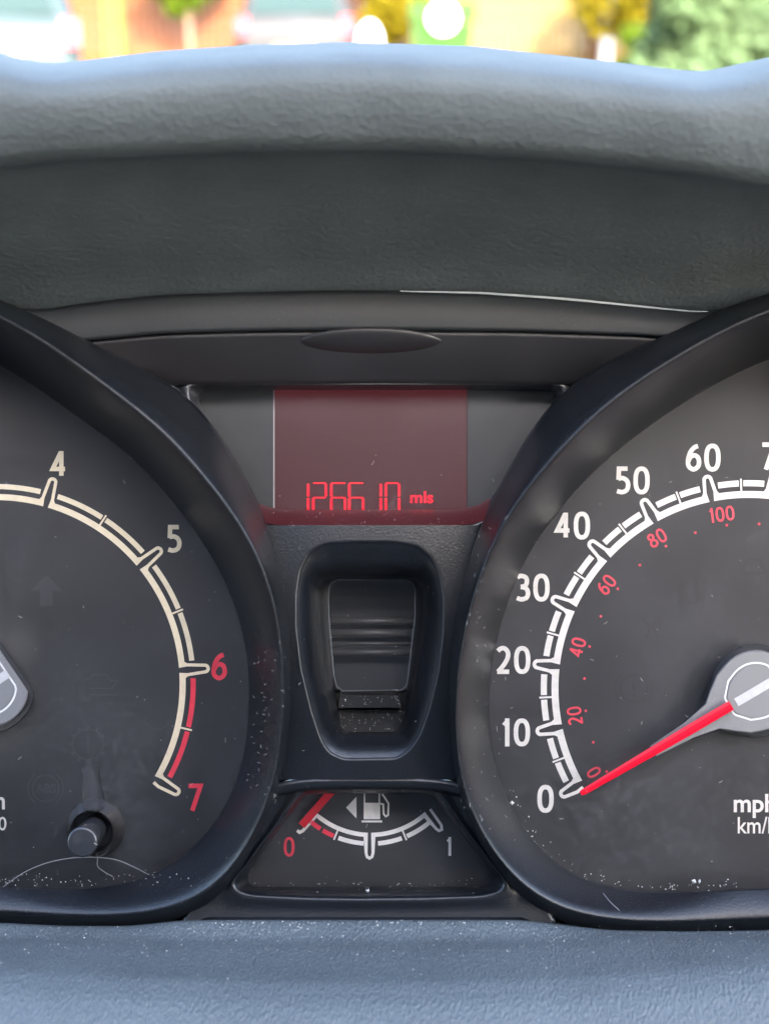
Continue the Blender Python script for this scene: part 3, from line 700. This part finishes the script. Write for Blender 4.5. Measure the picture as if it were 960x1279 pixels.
# ------------------------------------------------------------------ steering column shroud / lower dash
def shroud_rows():
    off = sm(interp([(-260, -22), (0, -12), (150, -3), (300, 3), (480, 5), (700, 0), (850, -10), (960, -20), (1220, -38)])(XS), 10)
    yb = sm(interp([(-260, 1153), (0, 1154), (80, 1158), (160, 1158), (225, 1151), (270, 1150), (650, 1150), (700, 1156), (760, 1163), (860, 1165), (1220, 1160)])(XS), 3)
    base = [(yb - 1.5, -9.5, 0), (yb, -16, .0), (yb + 3, -18, 0), (1173, -22, .1), (1185, -27, .5), (1205, -33.5, .9), (1216, -37, 1), (1224, -39.3, 1), (1236, -41.5, 1), (1256, -44.5, .9), (1290, -48, .8), (1340, -52, .6), (1420, -57, .4)]
    arr = [np.r_[y + off * k, d] for y, d, k in base]; res = catmull(arr, 60)
    return [(np.c_[XS, a[:-1]], a[-1] * mm) for a in res]
shr = loft('steering_column_shroud', shroud_rows(), m_shroud, closed=False); shr.matrix_world = M
tag(shr, 'blue grey grained plastic ledge along the bottom under the cluster', 'dashboard trim')

# ------------------------------------------------------------------ car roof over the driver (out of view, shades the dash)
m_liner = simple('headliner_cloth', (.40, .40, .40), .9)
def box(bm, x0, x1, y0, y1, z0, z1):
    vs = [bm.verts.new(p) for p in ((x0, y0, z0), (x1, y0, z0), (x1, y1, z0), (x0, y1, z0), (x0, y0, z1), (x1, y0, z1), (x1, y1, z1), (x0, y1, z1))]
    for f in ((3, 2, 1, 0), (4, 5, 6, 7), (0, 1, 5, 4), (1, 2, 6, 5), (2, 3, 7, 6), (3, 0, 4, 7)): bm.faces.new([vs[i] for i in f])
bm = bmesh.new(); box(bm, -.95, .50, -2.0, -.52, 1.44, 1.48)
rf = bobj('car_roof', bm, m_liner); rf['kind'] = 'structure'
m_seat = simple('grey_seat_cloth', (.08, .082, .088), .95)
def rbox(bm2, *a):
    b2 = bmesh.new(); box(b2, *a); bmesh.ops.bevel(b2, geom=b2.edges[:], offset=.05, segments=4, affect='EDGES')
    me = bpy.data.meshes.new('t'); b2.to_mesh(me); b2.free(); bm2.from_mesh(me)
bm = bmesh.new()
for x in (0, ):
    rbox(bm, x - .33, x + .33, -.98, -.82, .30, 1.22); rbox(bm, x - .18, x + .18, -.99, -.86, 1.18, 1.40); rbox(bm, x - .27, x + .27, -.95, -.42, .28, .45)
rbox(bm, -.9, .5, -1.9, -1.7, .3, 1.20); rbox(bm, -.9, -.36, -.98, -.82, .30, 1.24); rbox(bm, -.78, -.52, -.99, -.86, 1.18, 1.38)
st = bobj('car_seats', bm, m_seat, smooth=False); st['kind'] = 'structure'
bm = bmesh.new(); rbox(bm, .46, .54, -1.15, -.02, .30, .98); rbox(bm, .44, .52, -2.0, -.66, .3, 1.46); rbox(bm, -.98, -.90, -2.0, -.75, .3, 1.46)  # unseen; rear sides closed solid to keep glare out of the dial covers
dr = bobj('cabin_side_blocks', bm, m_seat, smooth=False); dr['kind'] = 'structure'

# ------------------------------------------------------------------ outside
def gmat(name, c1, c2, scale=3., rough=.8, detail=5.):
    m, nt, out = newmat(name); b = N(nt, 'ShaderNodeBsdfPrincipled'); b.inputs['Roughness'].default_value = rough; b.inputs['Specular IOR Level'].default_value = .08
    tc = N(nt, 'ShaderNodeTexCoord'); n1 = N(nt, 'ShaderNodeTexNoise', Scale=scale, Detail=detail); nt.links.new(tc.outputs['Object'], n1.inputs['Vector'])
    r = ramp(nt, n1.outputs[0], [(.3, c1), (.7, c2)]); nt.links.new(r.outputs[0], b.inputs['Base Color']); nt.links.new(b.outputs[0], out.inputs[0]); return m
def leafmat(name, c1, c2):
    m, nt, out = newmat(name); b = N(nt, 'ShaderNodeBsdfPrincipled'); b.inputs['Roughness'].default_value = .5; b.inputs['Specular IOR Level'].default_value = .1
    gi = N(nt, 'ShaderNodeNewGeometry'); r = ramp(nt, gi.outputs['Random Per Island'], [(0, c1), (1, c2)]); nt.links.new(r.outputs[0], b.inputs['Base Color'])
    tl = N(nt, 'ShaderNodeBsdfTranslucent'); nt.links.new(r.outputs[0], tl.inputs[0]); mx = N(nt, 'ShaderNodeMixShader', Fac=.3)
    nt.links.new(b.outputs[0], mx.inputs[1]); nt.links.new(tl.outputs[0], mx.inputs[2]); nt.links.new(mx.outputs[0], out.inputs[0]); return m
bm = bmesh.new(); g = [bm.verts.new(p) for p in ((-150, -60, 0), (150, -60, 0), (150, 250, 0), (-150, 250, 0))]; bm.faces.new(g)
gr = bobj('ground', bm, gmat('paving', (.12, .11, .10), (.18, .17, .15), 6.)); gr['kind'] = 'structure'
K = 5.48e-4
def X_(px, dist): return (px - 480) * K * dist
m_or = gmat('orange_timber', (.11, .036, .012), (.14, .05, .018), 5.)
m_pale = gmat('pale_timber', (.13, .085, .025), (.18, .12, .042), 4.)
m_post = gmat('yellow_post_timber', (.14, .09, .022), (.17, .11, .03), 4.)
m_post2 = gmat('tan_post_timber', (.11, .055, .02), (.13, .065, .025), 4.)
def fence(px0, px1, y, h, mat, mpost, posts, label):
    t = empty('fence', Matrix.Translation((X_((px0 + px1) / 2, y), y, 0))); tag(t, label, 'fence')
    cx = X_((px0 + px1) / 2, y); x0, x1 = X_(px0, y) - cx, X_(px1, y) - cx; n = int((x1 - x0) / .115); me = None
    for i in range(n):
        if me is None:
            bm = bmesh.new(); box(bm, 0, .104, -.01, .01, .05, h); o = bobj('board', bm, mat, t); me = o.data
        else: o = bpy.data.objects.new('board', me); link(o, t)
        o.location = (x0 + i * (x1 - x0) / n, random.uniform(-.004, .004), random.uniform(-.01, .01))
    for pp, wd in posts:
        bm = bmesh.new(); box(bm, X_(pp, y) - cx - wd / 2, X_(pp, y) - cx + wd / 2, -.15, -.02, 0, h + .08); bobj('post', bm, mpost, t)
    bm = bmesh.new(); box(bm, x0, x1, .012, .05, .4, .5); box(bm, x0, x1, .012, .05, 1.3, 1.4); bobj('rail', bm, mpost, t)
fence(-60, 470, 22, 1.9, m_or, m_post, [(138, .28)], 'orange timber fence behind the silver car, left half of view')
fence(470, 1100, 22.3, 1.9, m_pale, m_post2, [(745, .2)], 'pale yellow timber fence to the right of the green bin')
bm = bmesh.new(); box(bm, -.07, .07, -.1, .1, 0, 1.9)  # white upright added in place of a bright highlight at the fence
o = bobj('highlight_post', bm, simple('highlight_white', (.8, .8, .78), .5)); o.location = (X_(757, 22) + .05, 21.9, 0); tag(o, 'white highlight at the pale fence beside a tan post, built as an upright', 'post')

def shrub(name, label, cat, px, y, h, w_, leaves, mat, size=.09, z0=.3, trunkh=.5):
    t = empty(name, Matrix.Translation((X_(px, y), y, 0))); tag(t, label, cat)
    V, Fc = [], []
    lobes = [(random.gauss(0, w_ * .28), random.gauss(0, w_ * .25), random.uniform(z0 + .15 * h, h * .9), random.uniform(.28, .48) * w_) for _ in range(9)]
    for _ in range(leaves):
        lx, ly, lz, lr = random.choice(lobes); v = Vector((random.gauss(0, 1), random.gauss(0, 1), random.gauss(0, 1))).normalized() * lr * random.uniform(.6, 1.0)
        c = Vector((lx, ly, lz)) + v; a = Vector((random.gauss(0, 1), random.gauss(0, 1), random.gauss(0, 1))).normalized(); b_ = a.orthogonal().normalized()
        s_ = size * random.uniform(.6, 1.3); b = len(V); V += [c - a * s_, c + b_ * s_ * .45, c + a * s_, c - b_ * s_ * .45]; Fc.append((b, b + 1, b + 2, b + 3))
    mobj('foliage', V, Fc, mat, t, smooth=False)
    bm = bmesh.new()
    bmesh.ops.create_cone(bm, cap_ends=True, segments=8, radius1=.05, radius2=.02, depth=h * .8, matrix=Matrix.Translation((0, 0, h * .4)))
    bobj('trunk', bm, gmat('bark', (.12, .08, .05), (.2, .14, .1)), t)
lf_lime = leafmat('lime_leaves', (.045, .08, .004), (.08, .12, .008)); lf_yel = leafmat('yellow_leaves', (.10, .075, .003), (.17, .14, .006))
lf_gr = leafmat('green_leaves', (.05, .085, .035), (.10, .15, .075))
shrub('garden_shrub', 'lime green shrub hanging against the orange fence beside the silver car', 'shrub', 232, 21.2, 2.3, .75, 2600, lf_lime, z0=1.0)
shrub('garden_shrub', 'tall bright yellow shrub before the pale fence, right of view', 'shrub', 830, 20, 2.0, 1.5, 5000, lf_yel, z0=.7)
shrub('garden_shrub', 'small low lime bush below the yellow shrub', 'shrub', 806, 16, .96, .42, 1200, lf_lime, z0=.3, size=.06)
shrub('garden_shrub', 'dark green bush at the right edge of the view', 'shrub', 945, 12, 2.0, 1.2, 7000, lf_gr, z0=.2, size=.08)
shrub('garden_shrub', 'yellow flowering bush between silver car and green bin', 'shrub', 488, 21.4, 1.9, 1.0, 2500, lf_yel, z0=.6)

# parked cars (far behind the windscreen, out of focus)
m_carsil = simple('silver_car_paint', (.036, .037, .040), .5, spec=.15); m_cargl = simple('car_window_glass', (.02, .034, .032), .15, spec=.35)
m_tail = simple('tail_light_red', (.7, .03, .05), .3, emit=(1, .05, .08), es=.06); m_tyre = simple('tyre_rubber', (.02, .02, .02), .8)
m_carblu = simple('pale_blue_car_paint', (.034, .050, .056), .5, spec=.15)
def car(loc, rot, paint, label):
    t = empty('parked_car', Matrix.Translation(loc) @ Matrix.Rotation(rot, 4, 'Z')); tag(t, label, 'car')
    # side profile (y from rear 0 to front 4), lofted over x
    prof = [(.02, .35), (0, .55), (.0, .80), (.06, .98), (.14, 1.06), (.42, 1.38), (.62, 1.45), (1.6, 1.47), (2.1, 1.42), (2.85, 1.0), (3.7, .88), (3.95, .7), (4.0, .4), (3.9, .25), (.15, .25)]
    V, Fc = [], []; n = len(prof)
    sec = [(-.83, .86), (-.80, .95), (-.70, 1.0), (0, 1.02), (.70, 1.0), (.80, .95), (.83, .86)]
    for x, k in sec:
        for (y, z) in prof:
            xx = x * (1 - .16 * max(0, (z - 1.0) / .47)); V.append((xx, 2 + (y - 2) * k, .25 + (z - .25) * (k if z > 1 else 1)))
    for s_ in range(len(sec) - 1):
        for i in range(n): j = (i + 1) % n; Fc.append((s_ * n + i, s_ * n + j, (s_ + 1) * n + j, (s_ + 1) * n + i))
    Fc += [tuple(range(n))[::-1], tuple(range(len(V) - n, len(V)))]
    ob = mobj('body', V, Fc, paint, t, smooth=False)
    bm = bmesh.new(); bm.from_mesh(ob.data); bmesh.ops.recalc_face_normals(bm, faces=bm.faces); bm.to_mesh(ob.data); bm.free()
    mobj('rear_window', [(-.62, .10, 1.09), (.62, .10, 1.09), (.54, .36, 1.40), (-.54, .36, 1.40)], [(0, 1, 2, 3)], m_cargl, t, False)
    for sg in (-1, 1):
        mobj('side_window', [(sg * .80, .55, 1.05), (sg * .80, 2.6, 1.03), (sg * .715, 2.05, 1.38), (sg * .715, .75, 1.40)], [(0, 1, 2, 3)], m_cargl, t, False)
        bm = bmesh.new(); box(bm, -.08, .08, -.03, .06, -.12, .12); o = bobj('tail_light', bm, m_tail, t); o.location = (sg * .74, -.03, .93)
        for y in (.75, 3.2):
            bm = bmesh.new(); bmesh.ops.create_cone(bm, cap_ends=True, segments=24, radius1=.3, radius2=.3, depth=.2, matrix=Matrix.Rotation(R(90), 4, 'Y')); o = bobj('wheel', bm, m_tyre, t); o.location = (sg * .76, y, .3)
    bm = bmesh.new(); box(bm, -.26, .26, -.02, .02, -.055, .055); o = bobj('number_plate', bm, simple('plate_yellow', (.75, .6, .1), .4), t); o.location = (0, -.03, .62)
    bm = bmesh.new(); box(bm, -.8, .8, -.06, .1, -.12, .12); o = bobj('bumper', bm, paint, t); o.location = (0, -.04, .48)
car((X_(366, 20), 20, 0), 0, m_carsil, 'silver hatchback seen from behind, parked before the orange fence')
car((X_(-28, 13), 13, 0), R(14), m_carblu, 'pale blue car parked at the left edge of the view')

# wheelie bin
t = empty('wheelie_bin', Matrix.Translation((X_(553, 13), 13, 0))); tag(t, 'green wheelie bin with a round white panel before the fence', 'bin')
m_bin = gmat('green_bin_plastic', (.02, .058, .012), (.028, .075, .018), 2., .4)
bm = bmesh.new(); vs = []
for z, hw, hd in ((.05, .20, .24), (1.02, .27, .33)): vs += [bm.verts.new(p) for p in ((-hw, -hd, z), (hw, -hd, z), (hw, hd, z), (-hw, hd, z))]
for f in ((3, 2, 1, 0), (4, 5, 6, 7), (0, 1, 5, 4), (1, 2, 6, 5), (2, 3, 7, 6), (3, 0, 4, 7)): bm.faces.new([vs[i] for i in f])
bmesh.ops.bevel(bm, geom=bm.edges[:], offset=.03, segments=2); bobj('bin_body', bm, m_bin, t)
bm = bmesh.new(); box(bm, -.29, .29, -.36, .36, 1.03, 1.2); bmesh.ops.bevel(bm, geom=bm.edges[:], offset=.03, segments=2); bobj('lid', bm, m_bin, t)
bm = bmesh.new(); bmesh.ops.create_cone(bm, cap_ends=True, segments=32, radius1=.13, radius2=.13, depth=.03, matrix=Matrix.Translation((0, -.375, 1.06)) @ Matrix.Rotation(R(90), 4, 'X'))
bobj('round_panel', bm, simple('white_gloss', (.8, .8, .8), .3), t)
for sg in (-1, 1):
    bm = bmesh.new(); bmesh.ops.create_cone(bm, cap_ends=True, segments=20, radius1=.1, radius2=.1, depth=.05, matrix=Matrix.Rotation(R(90), 4, 'Y')); o = bobj('wheel', bm, m_tyre, t); o.location = (sg * .22, .28, .1)
# white sack on a stand of paving
bm = bmesh.new(); bmesh.ops.create_uvsphere(bm, u_segments=24, v_segments=16, radius=1)
for v in bm.verts: v.co = Vector((v.co.x * .17 * (1 + .08 * math.sin(v.co.z * 9)), v.co.y * .2, .5 + v.co.z * .52 if v.co.z > 0 else .5 + v.co.z * .5))
o = bobj('white_sack', bm, simple('white_sack_cloth', (.85, .84, .80), .6), None, True); o.location = (X_(461, 15), 15, 0); tag(o, 'bright white upright sack between the silver car and the green bin', 'sack')

# ------------------------------------------------------------------ hairs and dust on the dash
bpy.context.view_layer.update()
dg = bpy.context.evaluated_depsgraph_get(); dg.update()
camw = camo.matrix_world.translation; Mi = M.inverted()
def hit(px, py):
    target = M @ P(px, py, 0); dr = (target - camw).normalized()
    ok, loc, nor, idx, ob, _ = scene.ray_cast(dg, camw, dr)
    return (Mi @ loc, (Mi.to_3x3() @ nor).normalized()) if ok and (loc - camw).length < .6 else (None, None)
V, Fc = [], []
def speck(px, py, r):
    loc, nor = hit(px, py)
    if loc is None: return
    b = len(V); c = loc + Vector((0, -r * S * .3, 0)); a = random.uniform(0, 6.3)
    st = random.uniform(.5, 1)
    for i in range(4): V.append(c + Vector((math.cos(a + i * 1.571) * r * S * (st if i % 2 else 1), 0, math.sin(a + i * 1.571) * r * S * (st if i % 2 else 1))))
    V.append(c + Vector((0, -r * S * .7, 0))); V.append(c + Vector((0, r * S * .5, 0)))
    for i in range(4): j = (i + 1) % 4; Fc.append((b + i, b + j, b + 4)); Fc.append((b + j, b + i, b + 5))
for _ in range(520):
    x = random.uniform(-40, 1000); y = 1157 + abs(random.gauss(0, 1)) * 24; speck(x, y, random.choice((.35, .4, .45, .5, .5, .6, .7, .8, 1.2)))
for _ in range(40): speck(random.uniform(230, 640), 1153 + random.gauss(0, 1.5), random.uniform(.7, 1.5))
for _ in range(70): speck(random.uniform(0, 250), 1100 + random.gauss(0, 5), random.uniform(.4, 1.1))
for _ in range(70):
    a = random.uniform(200, 268); r_ = 243; k = int((a % 360) / 360 * NN) % NN; q = Fb[k] * .975 + np.array(SC) * .025; speck(q[0] + random.gauss(0, 4), q[1] + random.gauss(0, 3), random.uniform(.5, 1.3))
for _ in range(130): speck(random.uniform(0, 960), random.uniform(560, 1100), random.uniform(.35, .75))
for _ in range(60): speck(random.uniform(315, 610), random.gauss(1108, 4), random.uniform(.4, 1.0))
for _ in range(50): speck(random.uniform(420, 505), random.uniform(865, 915), random.uniform(.4, .9))
for _ in range(30): speck(random.uniform(330, 600), random.uniform(637, 657), random.uniform(.4, .9))
speck(459, 1113, 3); speck(866, 1101, 3.5); speck(873, 1101, 3.2); speck(639, 1003, 3)
def lint(px, py, ln, wd):
    loc, nor = hit(px, py)
    if loc is None: return
    b = len(V); a = random.uniform(0, 6.3); c = loc + Vector((0, -.00008, 0)); bend = random.uniform(-.3, .3)
    pts = [(-ln / 2, 0), (0, bend * ln * .5), (ln / 2, 0)]
    for x, y in pts:
        X, Z = x * math.cos(a) - y * math.sin(a), x * math.sin(a) + y * math.cos(a)
        for sg in (-1, 1): V.append(c + Vector((X * S + sg * wd * S * -math.sin(a), 0, Z * S + sg * wd * S * math.cos(a))))
        V.append(c + Vector((X * S, -.00006, Z * S)))
    for k in (0, 3):
        Fc.append((b + k, b + k + 2, b + k + 5, b + k + 3)); Fc.append((b + k + 2, b + k + 1, b + k + 4, b + k + 5))
for _ in range(46): lint(random.gauss(335, 12), random.uniform(800, 1010), random.uniform(2, 6), .22)
for _ in range(46): lint(random.gauss(600, 14), random.uniform(640, 1060), random.uniform(2, 7), .22)
for _ in range(40): lint(random.uniform(0, 960), random.uniform(560, 1100), random.uniform(2, 6), .2)
for _ in range(30): lint(random.uniform(425, 500), random.uniform(862, 915), random.uniform(2, 7), .22)
du = mobj('dust_specks', V, Fc, m_dust, smooth=False); du.matrix_world = M
tag(du, 'pale dust specks scattered over the dash and dial covers', 'dust', kind='stuff')
m_hair = simple('pale_hair', (.17, .17, .18), .5)
def hair(pts, r, label):
    loc = []
    for x, y in catmull(pts, 26):
        h, n_ = hit(x, y)
        if h is None: continue
        loc.append(h + Vector((0, -.00012, 0)))
    bm = bmesh.new(); rings = []
    for i, c in enumerate(loc):
        t_ = (loc[min(i + 1, len(loc) - 1)] - loc[max(i - 1, 0)]).normalized(); a = t_.orthogonal().normalized(); b = t_.cross(a)
        rings.append([bm.verts.new(c + (a * math.cos(q * 1.571) + b * math.sin(q * 1.571)) * r * S) for q in range(4)])
    for k in range(len(rings) - 1):
        for q in range(4): bm.faces.new((rings[k][q], rings[k][(q + 1) % 4], rings[k + 1][(q + 1) % 4], rings[k + 1][q]))
    o = bobj('hair_strand', bm, m_hair); o.matrix_world = M; tag(o, label, 'hair')
hair([(4, 1108), (30, 1090), (62, 1077), (100, 1071), (140, 1073), (165, 1082), (190, 1095)], .55, 'long thin pale hair arched on the glass below the black knob')
hair([(122, 1072), (122, 1082), (130, 1089), (141, 1095)], .5, 'short kinked hair hanging under the middle of the long arched hair')
hair([(753, 1116), (762, 1127), (773, 1137)], .5, 'short pale hair on the lower rim of the speedometer bezel')
for o in bpy.data.objects:
    c = o.get('category')
    g = {'shrub': 'garden shrubs along the fences', 'fence': 'timber fences behind the parked cars', 'car': 'cars parked beyond the windscreen', 'hair': 'loose pale hairs on the cluster'}.get(c)
    if g: o['group'] = g
